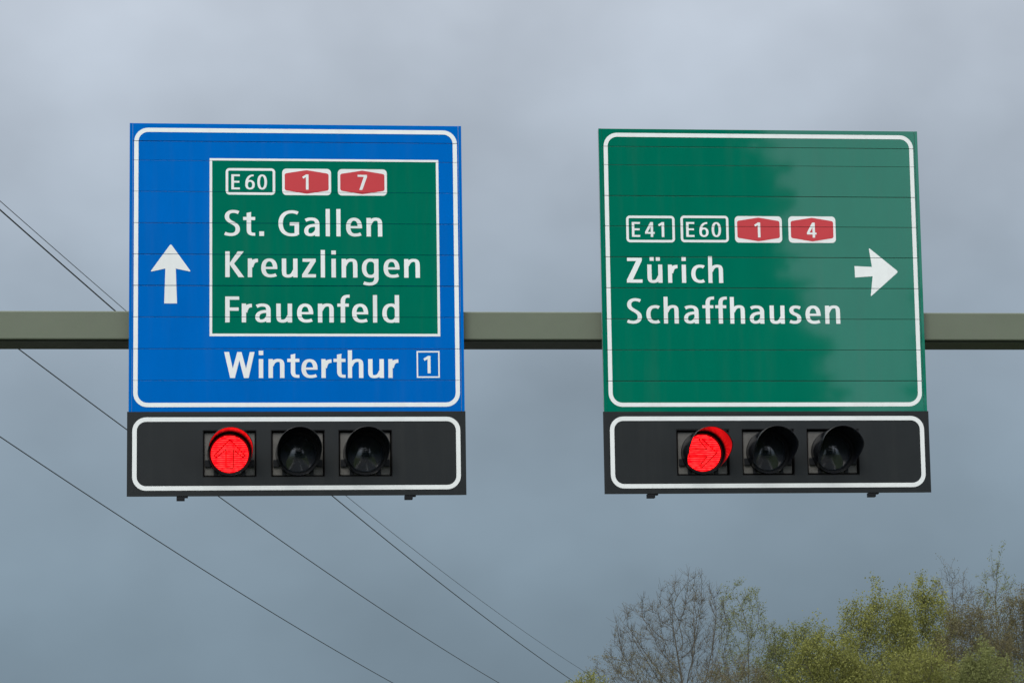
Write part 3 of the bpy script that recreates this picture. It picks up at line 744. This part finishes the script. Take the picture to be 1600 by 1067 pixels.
make_tree('leafy_shrub', 'lower yellow green bush below the brown budding crowns', 1425, 119, [(1425, 1090, 95, 70)], 63, MAT['bark_dark'], MAT['leaf_yellow'], 17000, .085, dens=14, twigs=6, twig_len=.6, clump=.24, shoots=50)
make_tree('bare_tree', 'slender budding tree with the highest tip of the wood', 1556, 142, [(1556, 945, 32, 66), (1560, 1040, 46, 90)], 67, MAT['bark_grey'], MAT['leaf_olive'], 3600, .065, dens=26, tip=.0085, twigs=5, twig_len=.5, shoots=14)
make_tree('bare_tree', 'slender bare tree with thin upright shoots behind the leafy trees', 1492, 146, [(1488, 960, 50, 62), (1492, 1060, 60, 80)], 71, MAT['bark_grey'], MAT['leaf_brown'], 2400, .055, dens=22, tip=.0082, twigs=5, twig_len=.5, shoots=60)
make_tree('brown_tree', 'reddish brown catkin covered tree in front of the slender trees', 1520, 126, [(1520, 1050, 66, 100), (1520, 1130, 70, 80)], 73, MAT['bark_red'], MAT['leaf_brown'], 30000, .068, dens=24, tip=.007, twigs=6, twig_len=.55, clump=.22, shoots=30)
make_tree('brown_tree', 'reddish brown tree rising beside the tree with the highest tip', 1598, 132, [(1602, 1030, 56, 104), (1600, 1130, 60, 80)], 79, MAT['bark_red'], MAT['leaf_brown'], 30000, .068, dens=24, tip=.007, twigs=6, twig_len=.55, clump=.22, shoots=30)

make_tree('budding_shrub', 'olive budding bush under the reddish brown crowns', 1545, 117, [(1545, 1095, 70, 62)], 83, MAT['bark_dark'], MAT['leaf_olive'], 20000, .08, dens=16, twigs=6, twig_len=.55, clump=.24, shoots=30)
make_tree('bare_shrub', 'grey brown thicket between the two leafless trees and the pale green tree', 1150, 124, [(1150, 1095, 75, 62)], 89, MAT['bark_red'], MAT['leaf_brown'], 9000, .055, dens=20, tip=.007, twigs=6, twig_len=.5, clump=.2)

# ------------------------------------------------------------------ spruces beside the bend; the glossy signs mirror them
def mirrored(px, py, Y):
    "where the ray that the sign plane throws back reaches y = Y"
    p = at(px, py, 0); d = ray(px, py); k = -Y/d.y
    return Vector((p.x+d.x*k, Y, p.z+d.z*k))
def make_spruce():
    rng = random.Random(5); T, F = Mesh(), Mesh(); H = 20.0
    T.tube([Vector((0, 0, z)) for z in (-.3, 4, 9, 14, 19.6)], [.30, .25, .18, .10, .02], 9)
    z = 1.8
    while z < H-.15:
        f = (H-z)/H; L = .3+3.3*f**.85; n = int(9+9*f)
        for k in range(n):
            a = 2*math.pi*(k+rng.random())/n; l = L*rng.uniform(.75, 1.1); d = Vector((math.cos(a), math.sin(a), 0)); w = Vector((-d.y, d.x, 0))
            m = max(3, int(l/.3)); droop = rng.uniform(.10, .28)
            B0 = Vector((0, 0, z+rng.uniform(-.15, .15)))
            for j in range(m):
                t0, t1 = j/m, (j+1)/m
                p0 = B0+d*l*t0+Vector((0, 0, -droop*l*t0*t0+.12*l*t0)); p1 = B0+d*l*t1+Vector((0, 0, -droop*l*t1*t1+.12*l*t1))
                ww = (.16+.34*l*.35*(1-t0))*rng.uniform(.8, 1.2); q = len(F.v); dr = Vector((0, 0, -.22*rng.uniform(.6, 1.5)))
                F.v += [p0, p0+w*ww+dr+d*.12, p1+d*.1, p0-w*ww+dr+d*.12]; F.f += [(q, q+1, q+2), (q, q+2, q+3)]
        z += .20+.12*rng.random()
    root = empty('spruce_tree', (0, 0, 0), 'tall dark spruce in the row beside the bend of the slip road', 'tree', 'spruces beside the bend')
    T.obj('trunk', MAT['bark_dark'], root, Vector((0, 0, 0))); F.obj('crown', MAT['leaf_dark'], root, Vector((0, 0, 0)), False)
    return root
spruce = make_spruce(); first = [True]
def plant(x, y, h, rz, label=None):
    if first[0]: r = spruce; first[0] = False; kids = []
    else:
        r = spruce.copy(); C.objects.link(r); kids = list(spruce.children)
        for ch in kids:
            c = ch.copy(); C.objects.link(c); c.parent = r
    k = h/20.0; r.location = (x, y, 0); r.scale = (k*1.12, k*1.12, k); r.rotation_euler = (0, 0, rz)
    if label: r['label'] = label
for i, px in enumerate((150, 330, 500, 680, 860, 1010, 1085)):
    p = mirrored(px, 60, -50-(i % 2)*3); plant(p.x, p.y, p.z+4.5+(i*7 % 3)*.8, i*1.3)
for i, px in enumerate((60, 240, 420, 590, 770, 940, 1080)):
    p = mirrored(px, 60, -57-(i % 2)*3); plant(p.x, p.y, p.z+1+(i*5 % 3)*.8, 2+i*1.1)
p = mirrored(1222, 425, -66); plant(p.x, p.y, p.z, .7, 'shorter dark spruce standing apart at the end of the row by the bend')
p = mirrored(1572, 60, -60); plant(p.x, p.y, p.z+3, 2.9, 'tall dark spruce standing alone across the gap from the row')
